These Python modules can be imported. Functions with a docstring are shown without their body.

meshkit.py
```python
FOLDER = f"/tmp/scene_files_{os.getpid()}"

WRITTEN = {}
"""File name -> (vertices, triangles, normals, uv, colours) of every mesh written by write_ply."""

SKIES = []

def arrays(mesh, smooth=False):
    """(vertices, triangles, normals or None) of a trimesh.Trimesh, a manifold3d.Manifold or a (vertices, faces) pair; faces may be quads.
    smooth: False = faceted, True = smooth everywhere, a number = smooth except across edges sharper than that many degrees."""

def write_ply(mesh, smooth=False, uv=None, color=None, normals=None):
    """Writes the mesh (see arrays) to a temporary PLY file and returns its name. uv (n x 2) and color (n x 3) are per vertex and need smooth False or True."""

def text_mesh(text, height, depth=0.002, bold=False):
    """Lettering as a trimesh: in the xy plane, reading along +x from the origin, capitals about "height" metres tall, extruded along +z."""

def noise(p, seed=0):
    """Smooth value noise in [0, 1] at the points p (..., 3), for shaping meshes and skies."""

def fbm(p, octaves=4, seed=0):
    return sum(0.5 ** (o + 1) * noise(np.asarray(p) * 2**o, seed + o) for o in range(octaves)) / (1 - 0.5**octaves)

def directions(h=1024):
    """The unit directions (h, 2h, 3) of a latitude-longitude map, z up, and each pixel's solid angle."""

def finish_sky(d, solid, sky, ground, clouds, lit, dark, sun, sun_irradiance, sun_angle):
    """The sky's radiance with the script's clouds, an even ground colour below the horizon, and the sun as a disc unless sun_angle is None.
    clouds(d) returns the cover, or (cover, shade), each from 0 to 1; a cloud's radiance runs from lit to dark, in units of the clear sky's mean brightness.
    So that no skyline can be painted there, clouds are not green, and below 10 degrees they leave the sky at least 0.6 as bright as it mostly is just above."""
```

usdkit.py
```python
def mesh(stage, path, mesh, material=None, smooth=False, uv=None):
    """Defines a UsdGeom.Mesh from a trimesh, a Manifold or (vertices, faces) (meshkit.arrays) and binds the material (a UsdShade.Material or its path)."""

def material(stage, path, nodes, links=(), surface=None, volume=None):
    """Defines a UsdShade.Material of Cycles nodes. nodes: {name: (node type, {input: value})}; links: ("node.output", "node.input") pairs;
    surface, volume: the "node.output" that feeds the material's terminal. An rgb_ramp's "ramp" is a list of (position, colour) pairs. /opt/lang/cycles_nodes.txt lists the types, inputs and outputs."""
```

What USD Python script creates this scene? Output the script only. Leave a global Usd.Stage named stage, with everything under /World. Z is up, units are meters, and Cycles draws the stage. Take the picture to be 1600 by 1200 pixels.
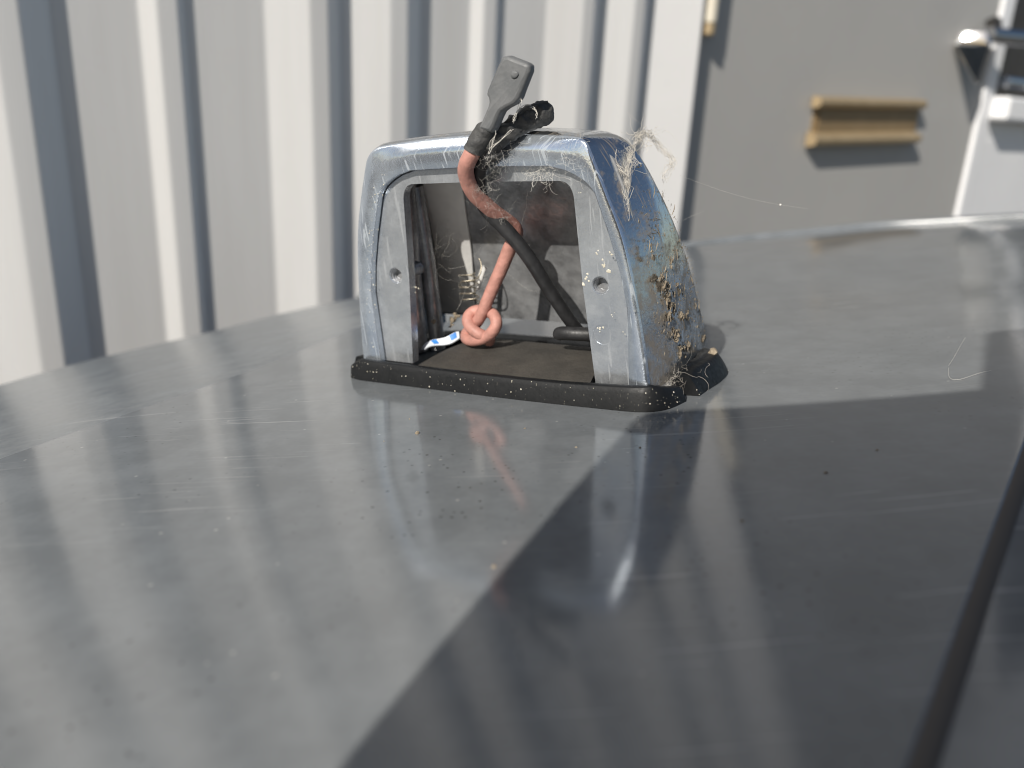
import math, random
import numpy as np, trimesh, usdkit, meshkit, manifold3d
import shapely.geometry as sg
from scipy.interpolate import CubicSpline, PchipInterpolator
from pxr import Usd, UsdGeom, UsdLux, UsdShade, Gf, Sdf

stage = Usd.Stage.CreateInMemory()
UsdGeom.SetStageUpAxis(stage, 'Z'); UsdGeom.SetStageMetersPerUnit(stage, 1.0)
UsdGeom.Xform.Define(stage, '/World'); UsdGeom.Scope.Define(stage, '/World/Looks')
mat = lambda n, nodes, links=(), surface='p.BSDF', volume=None: usdkit.material(stage, '/World/Looks/' + n, nodes, links, surface, volume)

# ---------------------------------------------------------------- camera, sky, sun, exposure
EYE = 1.05                                          # lens height above the ground, metres
PITCH, ROLL = math.radians(18.4), math.radians(2.97)
FOCAL = 36 * 1256 / 1600
SUN_AZ, SUN_EL = math.radians(29.5), math.radians(33.5)  # sun behind the photographer, to the left
SUN, SKY, EXPOSURE = 1.25, 0.066, 0.06
R0, U0, F = np.array([1, 0, 0.]), np.array([0, math.sin(PITCH), math.cos(PITCH)]), np.array([0, math.cos(PITCH), -math.sin(PITCH)])
R = math.cos(ROLL) * R0 + math.sin(ROLL) * U0
U = math.cos(ROLL) * U0 - math.sin(ROLL) * R0
cam = UsdGeom.Camera.Define(stage, '/World/camera')
cam.CreateHorizontalApertureAttr(36.0); cam.CreateVerticalApertureAttr(27.0); cam.CreateFocalLengthAttr(FOCAL)
cam.CreateClippingRangeAttr((0.004, 2000.0)); cam.CreateFStopAttr(13.0); cam.CreateFocusDistanceAttr(0.176)
cam.CreateExposureAttr(EXPOSURE)
m4 = np.eye(4); m4[0, :3], m4[1, :3], m4[2, :3], m4[3, :3] = R, U, -F, (0, 0, EYE)
cam.AddTransformOp().Set(Gf.Matrix4d(m4.tolist()))
S = np.array([-math.sin(SUN_AZ) * math.cos(SUN_EL), -math.cos(SUN_AZ) * math.cos(SUN_EL), math.sin(SUN_EL)])   # towards the sun
sun = UsdLux.DistantLight.Define(stage, '/World/sun')
sun.CreateNormalizeAttr(True); sun.CreateIntensityAttr(SUN); sun.CreateAngleAttr(0.5); sun.CreateColorAttr(Gf.Vec3f(1.0, 0.95, 0.87))
zx = np.cross([0, 0, 1], S); zx /= np.linalg.norm(zx); zy = np.cross(S, zx)
m4 = np.eye(4); m4[0, :3], m4[1, :3], m4[2, :3] = zx, zy, S
sun.AddTransformOp().Set(Gf.Matrix4d(m4.tolist()))
sky = UsdLux.DomeLight.Define(stage, '/World/sky')
sky.GetPrim().SetCustomDataByKey('kind', 'structure')
sky_mat = mat('sky', {'s': ('sky_texture', {'sky_type': 'single_scattering', 'sun_disc': False, 'sun_elevation': SUN_EL, 'sun_rotation': math.atan2(S[0], S[1])}),
                      'b': ('background_shader', {'strength': SKY})}, [('s.color', 'b.color')], 'b.background')
UsdShade.MaterialBindingAPI.Apply(sky.GetPrim()).Bind(sky_mat)

# ---------------------------------------------------------------- helpers
rng = np.random.default_rng(7)
W = lambda P: np.asarray(P, float) / 1000 + np.array([0, 0, EYE])     # millimetres from the lens -> world metres
taken = {}


def free(path):
    n = taken.get(path, -1) + 1
    taken[path] = n
    return path if n == 0 else f'{path}_{n:03d}'


def tag(prim, label=None, category=None, group=None, kind=None):
    for k, v in (('label', label), ('category', category), ('group', group), ('kind', kind)):
        if v:
            prim.SetCustomDataByKey(k, v)


class Thing:
    def __init__(self, name, label, category, base, group=None, kind=None):
        self.base = np.asarray(base, float)
        x = UsdGeom.Xform.Define(stage, free('/World/' + name)); x.AddTranslateOp().Set(Gf.Vec3d(*self.base.tolist()))
        self.path = str(x.GetPath()); tag(x.GetPrim(), label, category, group, kind)

    def part(self, name, mesh, material, smooth=False, parent=None, label=None, kind=None):
        v, f = (mesh.vertices, mesh.faces) if isinstance(mesh, trimesh.Trimesh) else mesh[:2]
        p = free((parent or self.path) + '/' + name)
        m = usdkit.mesh(stage, p, (np.asarray(v, float) - self.base, np.asarray(f)), material, smooth)
        tag(m.GetPrim(), label, kind=kind)
        return p


def single(name, mesh, material, smooth=False, label=None, category=None, group=None, kind=None):
    v, f = (mesh.vertices, mesh.faces) if isinstance(mesh, trimesh.Trimesh) else mesh[:2]
    m = usdkit.mesh(stage, free('/World/' + name), (np.asarray(v, float), np.asarray(f)), material, smooth)
    tag(m.GetPrim(), label, category, group, kind)
    return m


def grid(P, close=False):
    """A surface through the points P[i, j]."""
    n, k = P.shape[:2]
    i, j = np.meshgrid(np.arange(n - 1), np.arange(k if close else k - 1), indexing='ij')
    j2 = (j + 1) % k
    q = np.stack([i * k + j, (i + 1) * k + j, (i + 1) * k + j2, i * k + j2], -1).reshape(-1, 4)
    return trimesh.Trimesh(P.reshape(-1, 3), np.vstack([q[:, [0, 1, 2]], q[:, [0, 2, 3]]]), process=False)


def curve(P, n):
    P = np.asarray(P, float)
    t = np.r_[0, np.cumsum(np.maximum(np.linalg.norm(np.diff(P, axis=0), axis=1), 1e-6) ** 0.6)]
    return CubicSpline(t, P)(np.linspace(0, t[-1], n))


def tube(P, r, sides=14, cap=True, rough=0.0, seed=0, squash=None):
    """A tube along the polyline P with radius r (a number or one per point)."""
    P = np.asarray(P, float); n = len(P); r = np.broadcast_to(np.asarray(r, float), (n,))
    t = np.gradient(P, axis=0); t /= np.linalg.norm(t, axis=1, keepdims=True) + 1e-12
    a = np.zeros_like(P); a0 = np.cross(t[0], [0.3, 0.2, 0.9]); a0 /= np.linalg.norm(a0)
    for i in range(n):
        a0 = a0 - t[i] * (a0 @ t[i]); a0 /= np.linalg.norm(a0); a[i] = a0
    b = np.cross(t, a); an = np.arange(sides) * 2 * np.pi / sides
    sq = 1.0 if squash is None else squash
    V = P[:, None] + r[:, None, None] * (np.cos(an)[None, :, None] * a[:, None] + sq * np.sin(an)[None, :, None] * b[:, None])
    if rough:
        V += (meshkit.noise(V * 900, seed)[..., None] - 0.5) * rough * (np.cos(an)[None, :, None] * a[:, None] + np.sin(an)[None, :, None] * b[:, None])
    g = grid(V, True); v, f = g.vertices, g.faces
    if cap:
        k = len(v); v = np.vstack([v, P[0], P[-1]])
        c0 = [[k, (j + 1) % sides, j] for j in range(sides)]
        o = (n - 1) * sides
        c1 = [[k + 1, o + j, o + (j + 1) % sides] for j in range(sides)]
        f = np.vstack([f, c0, c1])
    return trimesh.Trimesh(v, f, process=False)


def box(lo, hi, axes=None, origin=None, bevel=0.0):
    lo, hi = np.asarray(lo, float), np.asarray(hi, float)
    if bevel:
        pts = []
        for x in (0, 1):
            for y in (0, 1):
                for z in (0, 1):
                    c = np.where([x, y, z], hi, lo); s = np.where([x, y, z], -1, 1) * bevel
                    pts += [c + s * [0, 1, 1], c + s * [1, 0, 1], c + s * [1, 1, 0]]
        m = trimesh.convex.convex_hull(np.array(pts))
    else:
        m = trimesh.creation.box(hi - lo); m.apply_translation((lo + hi) / 2)
    if axes is not None:
        m.vertices = np.asarray(origin) + m.vertices @ np.asarray(axes)
    return m


join = trimesh.util.concatenate


def to_manifold(m):
    m = trimesh.Trimesh(m.vertices, m.faces, process=True)
    return manifold3d.Manifold(manifold3d.Mesh(np.asarray(m.vertices, np.float32), np.asarray(m.faces, np.uint32)))


def from_manifold(m):
    d = m.to_mesh(); return trimesh.Trimesh(d.vert_properties[:, :3], d.tri_verts, process=False)


def W_mesh(m):
    m.vertices = W(m.vertices)
    return m



def blob(c, r, seed, sub=1, amp=0.6):
    m = trimesh.creation.icosphere(sub, 1.0)
    k = 1 + amp * (meshkit.noise(m.vertices * 1.7 + seed * 3.1, seed) - 0.5) * 2
    m.vertices = np.asarray(c) + m.vertices * k[:, None] * np.asarray(r)
    return m


# ---------------------------------------------------------------- materials
def noise(scale, detail=4, rough=0.6, dist=0.0):
    return ('noise_texture', {'scale': scale, 'detail': detail, 'roughness': rough, 'distortion': dist})


def ramp(*stops):
    return ('rgb_ramp', {'ramp': list(stops)})


g3 = lambda v: (v, v, v)


def worn(name, c0, c1, scale, rough, metallic=0.0, bump=0.0, bump_scale=None, spec=0.5, coat=0.0, rough_var=0.1, stretch=(1, 1, 1)):
    """Two-tone uneven surface with a fine relief."""
    nodes = {'g': ('geometry', {}), 'mp': ('mapping', {'scale': stretch}), 'n': noise(scale), 'r': ramp((0.3, c0), (0.7, c1)), 'n2': noise(bump_scale or scale * 6, 5),
             'rr': ramp((0.3, g3(max(rough - rough_var, 0.02))), (0.7, g3(min(rough + rough_var, 1)))),
             'b': ('bump', {'strength': 0.6, 'distance': bump}), 'p': ('principled_bsdf', {'metallic': metallic, 'specular_ior_level': spec, 'coat_weight': coat})}
    links = [('g.position', 'mp.vector'), ('mp.vector', 'n.vector'), ('g.position', 'n2.vector'), ('n.fac', 'r.fac'), ('r.color', 'p.base_color'), ('n2.fac', 'rr.fac'), ('rr.color', 'p.roughness')]
    if bump:
        links += [('n2.fac', 'b.height'), ('b.normal', 'p.normal')]
    return mat(name, nodes, links)


M = {}
M['ground'] = worn('ground', (.055, .054, .052), (.085, .082, .078), 3, .9, bump=.003, bump_scale=120)
M['cladding'] = worn('cladding', (.575, .565, .55), (.66, .655, .645), 30, .38, rough_var=.05, stretch=(1, 1, .06))
M['trim'] = worn('trim', (.72, .71, .70), (.76, .75, .735), 8, .35, rough_var=.05)
M['door'] = worn('door', (.40, .39, .375), (.43, .42, .40), 5, .5, bump=.0003, bump_scale=300)
M['brass'] = worn('brass', (.40, .30, .175), (.46, .35, .21), 40, .36, metallic=.35, rough_var=.06)
M['old_brass'] = worn('old_brass', (.25, .175, .09), (.30, .215, .12), 40, .45, metallic=.3)
M['cream'] = worn('cream', (.62, .56, .45), (.68, .63, .52), 60, .4)
M['white'] = worn('white', (.80, .80, .81), (.84, .84, .845), 9, .4, rough_var=.05)
M['dark'] = worn('dark', (.018, .017, .016), (.03, .028, .026), 12, .5)
M['black_gap'] = mat('black_gap', {'p': ('diffuse_bsdf', {'color': (.15, .135, .12)})}, (), 'p.BSDF')
M['brown'] = worn('brown', (.028, .024, .021), (.042, .037, .033), 14, .55)
M['bright_chrome'] = mat('bright_chrome', {'g': ('geometry', {}), 'n': noise(300, 4), 'rr': ramp((.3, g3(.035)), (.7, g3(.055))), 'p': ('principled_bsdf', {'metallic': 1.0, 'base_color': (.62, .63, .64)})},
                         [('g.position', 'n.vector'), ('n.fac', 'rr.fac'), ('rr.color', 'p.roughness')])


def paint(name, c0, c1, r0, r1, r2):
    """Old grey car paint: semi-gloss, with fine scratches, dust specks and dull patches."""
    n = {'g': ('geometry', {}), 'big': noise(9, 5, .6), 'mid': noise(60, 10, .72), 'r': ramp((.3, c0), (.7, c1)),
         'mid_r': ramp((.40, g3(.86)), (.62, g3(1.06))), 'mul': ('mix_color', {'blend_type': 'multiply', 'fac': 1.0}),
         # dark specks of dirt
         'sp': ('voronoi_texture', {'scale': 420}), 'sp_r': ramp((.09, g3(1)), (.16, g3(0))), 'spm': noise(22, 3, .6), 'spm_r': ramp((.46, g3(0)), (.62, g3(.85))), 'spx': ('math', {'math_type': 'multiply'}),
         'm2': ('mix_color', {'b': (.035, .033, .03)}),
         # pale specks
         'wp': ('voronoi_texture', {'scale': 150}), 'wp_r': ramp((.035, g3(1)), (.06, g3(0))), 'm3': ('mix_color', {'b': (.45, .44, .42)}), 'wpm': ('math', {'math_type': 'multiply', 'value2': .55}),
         # scratches, two directions
         'p1': ('mapping', {'rotation': (0, 0, .42), 'scale': (26, 900, 26)}), 's1': noise(1, 2, .5, .6), 's1r': ramp((.68, g3(0)), (.705, g3(1))),
         'p2': ('mapping', {'rotation': (0, 0, -.35), 'scale': (34, 1100, 34)}), 's2': noise(1, 2, .5, .8), 's2r': ramp((.69, g3(0)), (.715, g3(1))),
         'sm': ('math', {'math_type': 'maximum'}), 'scm': noise(14, 2), 'scm_r': ramp((.46, g3(0)), (.62, g3(.5))), 'smx': ('math', {'math_type': 'multiply'}), 'm4': ('mix_color', {'b': (.42, .42, .42)}),
         'rr': ramp((.25, g3(r0)), (.55, g3(r1)), (.75, g3(r2))), 'bmp': ('bump', {'strength': .10, 'distance': .00007}), 'orange': noise(700, 2, .5), 'wav': noise(26, 2, .4),
         'ba': ('math', {'math_type': 'multiply_add', 'value2': 7.0}), 'p': ('principled_bsdf', {'ior': 1.75, 'specular_ior_level': .5})}
    l = [('g.position', x + '.vector') for x in ('big', 'mid', 'sp', 'spm', 'wp', 'p1', 'p2', 'scm', 'orange', 'wav')]
    l += [('big.fac', 'r.fac'), ('mid.fac', 'mid_r.fac'), ('r.color', 'mul.a'), ('mid_r.color', 'mul.b'),
          ('sp.distance', 'sp_r.fac'), ('spm.fac', 'spm_r.fac'), ('sp_r.color', 'spx.value1'), ('spm_r.color', 'spx.value2'), ('mul.result', 'm2.a'), ('spx.value', 'm2.fac'),
          ('wp.distance', 'wp_r.fac'), ('wp_r.color', 'wpm.value1'), ('m2.result', 'm3.a'), ('wpm.value', 'm3.fac'),
          ('p1.vector', 's1.vector'), ('p2.vector', 's2.vector'), ('s1.fac', 's1r.fac'), ('s2.fac', 's2r.fac'), ('s1r.color', 'sm.value1'), ('s2r.color', 'sm.value2'),
          ('scm.fac', 'scm_r.fac'), ('sm.value', 'smx.value1'), ('scm_r.color', 'smx.value2'), ('m3.result', 'm4.a'), ('smx.value', 'm4.fac'), ('m4.result', 'p.base_color'),
          ('mid.fac', 'rr.fac'), ('rr.color', 'p.roughness'), ('wav.fac', 'ba.value1'), ('orange.fac', 'ba.value3'), ('ba.value', 'bmp.height'), ('bmp.normal', 'p.normal')]
    return mat(name, n, l)


M['paint'] = paint('car_paint', (.168, .181, .190), (.194, .205, .213), .095, .115, .15)
M['dull_paint'] = paint('dull_car_paint', (.165, .180, .192), (.190, .203, .213), .22, .28, .36)


def chrome(name, base, rough, dust, dust_lo, dust_hi, dust_color=(.36, .33, .29), met=1.0, film=0.0, sc=160, pits=.5, grade=0.0):
    """Weathered chrome plating: tarnish, pits and a patchy film of dust."""
    n = {'g': ('geometry', {}), 'a': noise(sc, 6, .7), 'a_r': ramp((dust_lo, g3(film)), (dust_hi, g3(dust))), 'rr': ramp((.3, g3(rough * .7)), (.7, g3(rough * 1.5))), 'f': noise(1400, 3, .7),
         'v': ('voronoi_texture', {'scale': 900}), 'v_r': ramp((.10, g3(pits)), (.22, g3(0))), 'vm': noise(90, 3), 'vm_r': ramp((.5, g3(0)), (.62, g3(1))), 'vx': ('math', {'math_type': 'multiply'}),
         'mp': ('mapping', {'rotation': (.3, .5, .7), 'scale': (90, 2600, 90)}), 's': noise(1, 2, .5, .5), 's_r': ramp((.60, g3(0)), (.66, g3(.55))),
         'x1': ('math', {'math_type': 'maximum'}), 'x2': ('math', {'math_type': 'maximum'}),
         'pc': ('principled_bsdf', {'metallic': met, 'base_color': base}), 'pd': ('principled_bsdf', {'base_color': dust_color, 'roughness': .9}), 'm': ('mix_closure', {}), 'b': ('bump', {'strength': .25, 'distance': .0002}), 'xyz': ('separate_xyz', {}), 'ht': ('map_range', {'from_min': EYE - .052, 'from_max': EYE - .004, 'to_min': grade, 'to_max': 0.0, 'clamp': True}), 'ad': ('math', {'math_type': 'add'})}
    l = [('g.position', x + '.vector') for x in ('a', 'f', 'v', 'vm', 'mp', 'xyz')]
    l += [('xyz.z', 'ht.value'), ('a.fac', 'ad.value1'), ('ht.result', 'ad.value2')]
    l += [('mp.vector', 's.vector'), ('ad.value', 'a_r.fac'), ('a.fac', 'rr.fac'), ('rr.color', 'pc.roughness'), ('v.distance', 'v_r.fac'), ('vm.fac', 'vm_r.fac'), ('v_r.color', 'vx.value1'), ('vm_r.color', 'vx.value2'),
          ('s.fac', 's_r.fac'), ('s_r.color', 'x1.value1'), ('vx.value', 'x1.value2'), ('x1.value', 'x2.value1'), ('a_r.color', 'x2.value2'), ('x2.value', 'm.fac'), ('pc.BSDF', 'm.closure1'), ('pd.BSDF', 'm.closure2'),
          ('f.fac', 'b.height'), ('b.normal', 'pc.normal')]
    return mat(name, n, l, 'm.closure')


M['chrome'] = chrome('chrome', (.64, .67, .70),   .10, .85, .55, .76, (.24, .205, .165), film=.02, sc=260, grade=.22)
M['chrome_front'] = chrome('chrome_front', (.76, .83, .93), .105, .42, .42, .88, (.50, .54, .58), film=.08, sc=70, pits=.18)
M['cast'] = chrome('cast', (.64, .675, .72), .21, .50, .30, .82, (.40, .415, .43), film=.20, sc=110, pits=.06)
M['inner'] = worn('inner', (.27, .275, .285), (.56, .57, .585), 190, .22, metallic=.55, bump=.00012, bump_scale=500)
M['rubber'] = worn('rubber', (.0055, .0062, .007), (.009, .0095, .0105), 200, .5, spec=.3, bump=.00008, bump_scale=900)
M['pad'] = worn('pad', (.034, .031, .027), (.060, .054, .046), 130, .75, bump=.0003, bump_scale=900)
M['red'] = worn('red', (.36, .18, .148), (.54, .262, .212), 330, .55, bump=.00025, bump_scale=1100)
M['black_wire'] = worn('black_wire', (.014, .014, .015), (.032, .032, .034), 400, .5, bump=.0001, bump_scale=1500)
M['boot'] = worn('boot', (.105, .11, .114), (.15, .153, .156), 300, .5, bump=.00008, bump_scale=1800)
M['tape'] = worn('tape', (.035, .036, .037), (.085, .083, .08), 420, .6, bump=.0006, bump_scale=900)
M['web'] = mat('web', {'p': ('principled_bsdf', {'base_color': (.72, .69, .63), 'roughness': .6})})
M['fluff'] = worn('fluff', (.50, .46, .40), (.68, .64, .57), 700, .8)
M['dirt'] = worn('dirt', (.19, .15, .105), (.36, .30, .22), 900, .95)
M['speck'] = worn('speck', (.48, .44, .34), (.66, .63, .55), 500, .7)
M['metal'] = worn('metal', (.70, .69, .67), (.80, .79, .77), 200, .5, metallic=.15)
M['spring'] = worn('spring', (.30, .26, .20), (.42, .38, .30), 600, .4, metallic=.8)
M['paper'] = worn('paper', (.62, .66, .72), (.72, .75, .80), 400, .6)
M['blue'] = worn('blue', (.035, .20, .60), (.05, .26, .68), 500, .5)
M['camera_body'] = worn('camera_body', (.05, .05, .051), (.07, .07, .071), 200, .5)
M['skin'] = worn('skin', (.45, .29, .22), (.52, .34, .26), 200, .55)
M['sleeve'] = worn('sleeve', (.03, .04, .07), (.05, .06, .09), 300, .9, bump=.001, bump_scale=700)

# ---------------------------------------------------------------- ground
single('ground', grid(np.array([[[x, y, 0.0] for y in (-150, -20, 20, 150)] for x in (-150, -20, 20, 150)])), M['ground'], kind='structure')

# ---------------------------------------------------------------- the building: ribbed steel cladding, door, window
# wall frame: s runs to the right along the wall, o stands out from it towards the car, z up; millimetres, origin beside the letter plate
WD = np.array([math.sin(math.radians(51.4)), math.cos(math.radians(51.4)), 0.])
WN = np.array([math.cos(math.radians(51.4)), -math.sin(math.radians(51.4)), 0.])
ray = lambda x, y: F + R * (x - 800) / 1256 - U * (y - 600) / 1256       # line of sight used when the place was measured
WP = ray(1350, 190) * 1020.0
WP = WP - np.array([0, 0, WP[2]])
WA = np.array([WD, WN, [0, 0, 1.0]])
wall = lambda s, o, z: W(WP + np.asarray(s)[..., None] * WD + np.asarray(o)[..., None] * WN + np.asarray(z)[..., None] * np.array([0, 0, 1.0]))
wbox = lambda s0, s1, o0, o1, z0, z1, b=0.0: box((s0, o0, z0), (s1, o1, z1), WA / 1000, W(WP), b)
ZB, ZT = -1048.0, 1650.0
clad = Thing('cladding_wall', 'white ribbed steel cladding wall left of the grey door', 'wall', wall(-700., 0., ZB))
unit = [(-975, 0), (-941, 11), (-927.5, 11), (-910, 0), (-861, 0), (-851, 5), (-838, 5), (-833, 0), (-780, 0), (-752, 11), (-738, 11), (-724, 0)]
rows = {}


def sheet(first, pts):
    pts = np.array(pts, float)
    fine = [pts[0]]
    for a, b, c in zip(pts, pts[1:], pts[2:]):                            # rounded folds
        d1, d2 = (a - b) / np.linalg.norm(a - b), (c - b) / np.linalg.norm(c - b); r = 1.6
        for t in (0, .33, .67, 1):
            fine.append((1 - t) ** 2 * (b + r * d1) + 2 * t * (1 - t) * b + t * t * (b + r * d2))
    fine = np.array(fine + [pts[-1]])
    back = fine[::-1] + [0, -1.0]
    loop = np.vstack([fine, back, fine[:1]])
    zs = np.array([ZB, ZT])
    P = np.stack([wall(loop[:, 0], loop[:, 1], np.full(len(loop), z)) for z in zs])
    m = grid(P)
    m.invert()
    return m


for k in range(-5, 1):
    clad.part('steel_sheet', sheet(k, [(s + 254 * k, o) for s, o in unit] + [(-975 + 254 * (k + 1), 0)]), M['cladding'], 40)
# right-hand sheets, measured one fold at a time
clad.part('steel_sheet', sheet(0, [(-721, 0), (-689, 11), (-674, 11), (-657, 0), (-611, 0), (-601, 5), (-588, 5), (-582, 0), (-533, 0), (-500, 11), (-487, 11), (-472, 0), (-466, 0)]), M['cladding'], 40)
clad.part('steel_sheet', sheet(0, [(-466, 0), (-438, 11), (-425, 11), (-409, 0), (-403, 0)]), M['cladding'], 40)
clad.part('corner_trim', sheet(0, [(-402.5, 1), (-351, 15.5), (-349.5, 15.5), (-348.6, -4)]), M['trim'], 40)
clad.part('backing_wall', wbox(-2260, -349.5, -60, -6, ZB, ZT), M['dark'])

door = Thing('grey_door', 'plain grey door with brass letter plate and chrome latch', 'door', wall(-20., 0., ZB))
door.part('door_leaf', wbox(-346, 307, -44, 0, ZB + 20, 1100, 1.5), M['door'])
# hinge: knuckle with a brass pin end
hc = lambda z: wall(-333., 10., z)
hp = door.part('hinge', join([tube(np.array([hc(z) for z in (96, 98, 200, 202)]), [.006, .0075, .0075, .006], 20), wbox(-346, -325, 0.3, 3, 97, 203)]), M['cream'], 40)
door.part('hinge_pin', tube(np.array([hc(z) for z in (84, 86, 95.5)]), [.0045, .0068, .0068], 18), M['brass'], 40, parent=hp)


def plate_pt(s, o, z):
    return wall(np.asarray(s, float), np.asarray(o, float), np.asarray(z, float) + .035 * (np.asarray(s, float) - 13))


def extr(profile, s0, s1, n=2):
    """A closed profile (o, z) drawn along the wall from s0 to s1, with ends."""
    pr = np.array(profile, float); k = len(pr)
    P = np.stack([plate_pt(np.full(k, s), pr[:, 0], pr[:, 1]) for s in np.linspace(s0, s1, n)])
    m = grid(P, True)
    v = np.vstack([m.vertices, P[0].mean(0), P[-1].mean(0)])
    e0 = [[len(v) - 2, i, (i + 1) % k] for i in range(k)]; e1 = [[len(v) - 1, (n - 1) * k + (i + 1) % k, (n - 1) * k + i] for i in range(k)]
    return trimesh.Trimesh(v, np.vstack([m.faces, e0, e1]), process=False)


arc = lambda o, z, ro, rz, a0, a1, n=8: [(o + ro * math.cos(t), z + rz * math.sin(t)) for t in np.linspace(math.radians(a0), math.radians(a1), n)]
lp = door.part('letter_plate', extr([(.4, -12), (3.5, -12), (3.5, 42), (.4, 42)], -116, 128), M['old_brass'])
door.part('upper_rim', extr([(3.6, 32)] + arc(9, 38, 7.5, 6.5, -80, 90) + [(3.6, 44.5)], -127, 121), M['brass'], 40, lp)
door.part('lower_rim', extr([(3.6, 5), (11, 1)] + arc(13, -5, 5, 6, 70, -90) + [(3.6, -12)], -127, 121), M['brass'], 40, lp)
door.part('flap', extr([(3.6, 4.6), (5.2, 4.6), (5.2, 31), (3.6, 31)], -110, 122), M['old_brass'], False, lp)

# chrome latch at the closing edge: wedge-shaped grip on a neck
fn = ray(1522, 57); fn = S - fn / np.linalg.norm(fn); fn /= np.linalg.norm(fn)          # the grip's flat end catches the sun
fx = np.cross([0, 0, 1.0], fn); fx /= np.linalg.norm(fx); fy = np.cross(fn, fx)
fc = ray(1522, 57); fc = fc * (1338.0 / np.linalg.norm(fc))
face = [fc + fx * a + fy * b for a, b in ((-13, -4.5), (13, -4.5), (13, 4.5), (-13, 4.5))]
apex = ray(1526, 128); apex = apex * (1350.0 / np.linalg.norm(apex))
rest = [fc + fx * 20 - fy * 11 - fn * 2, fc - fx * 19 - fy * 11 - fn * 2, apex, apex + WD * 5, fc - fn * 17 + fx * 18 + fy * 7, fc - fn * 17 - fx * 15 + fy * 7, fc - fn * 16 + fx * 20 - fy * 22, apex - fn * 8]
lt = door.part('latch', W_mesh(from_manifold(manifold3d.Manifold.batch_hull([manifold3d.Manifold.sphere(2.6, 20).translate(tuple(map(float, p))) for p in face + rest]))), M['bright_chrome'], 50)
nk = [ray(1545, 55), ray(1575, 58), ray(1600, 60), ray(1640, 62)]
nk = [p * (d / np.linalg.norm(p)) for p, d in zip(nk, (1365, 1395, 1420, 1460))]
door.part('latch_neck', tube(W(curve(nk, 12)), .011, 16), M['bright_chrome'], 40, lt)
nk = [ray(1553, 58), ray(1552, 30)]
nk = [p * (d / np.linalg.norm(p)) for p, d in zip(nk, (1385, 1395))]
door.part('latch_bracket', tube(W(np.array(nk)), .010, 4), M['dark'], 40, lt)

frame = Thing('side_window', 'white framed dark window right of the grey door', 'window', wall(450., 0., ZB))
frame.part('frame_post', wbox(310, 346, -50, 4, ZB, 1100, 2), M['white'])
frame.part('lower_panel', wbox(346.5, 1300, -50, -2, ZB, 4, 2), M['white'])
frame.part('sill', wbox(347, 1300, -40, 26, 30, 64, 4), M['white'])
frame.part('sill_board', wbox(347, 1300, -45, -3, 4.4, 29.6, 1), M['white'])
frame.part('dark_panel', wbox(347, 1300, -36, -22, 65, 1100), M['brown'])
frame.part('head', wbox(346.5, 1300, -50, 2, 1101, ZT, 2), M['white'])
bc = [wall(400. + d, 6., 86. + .02 * d) for d in (-40, -38, 60, 62)]
frame.part('keeper', tube(np.array(bc), [.006, .0085, .0085, .006], 20), M['bright_chrome'], 40, label='short chrome bar above the sill')
single('door_lintel', wbox(-349, 346, -50, 3, 1102, ZT, 2), M['trim'], label='pale lintel above the grey door', category='lintel')

# ---------------------------------------------------------------- the car: boot lid under the lamp and the panel beside its gap
C = [-64.64556704094987, 8.841661366143324, -6.029732751774255, 0.9406823656674378, -1.4394812682188844, 0.3140449994800254, 2.8446532692025275, -2.1795119067532185, 0.7663635350814623, 0.6824386663975855, -0.22019500668206274, -0.43549277263264946]


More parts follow.
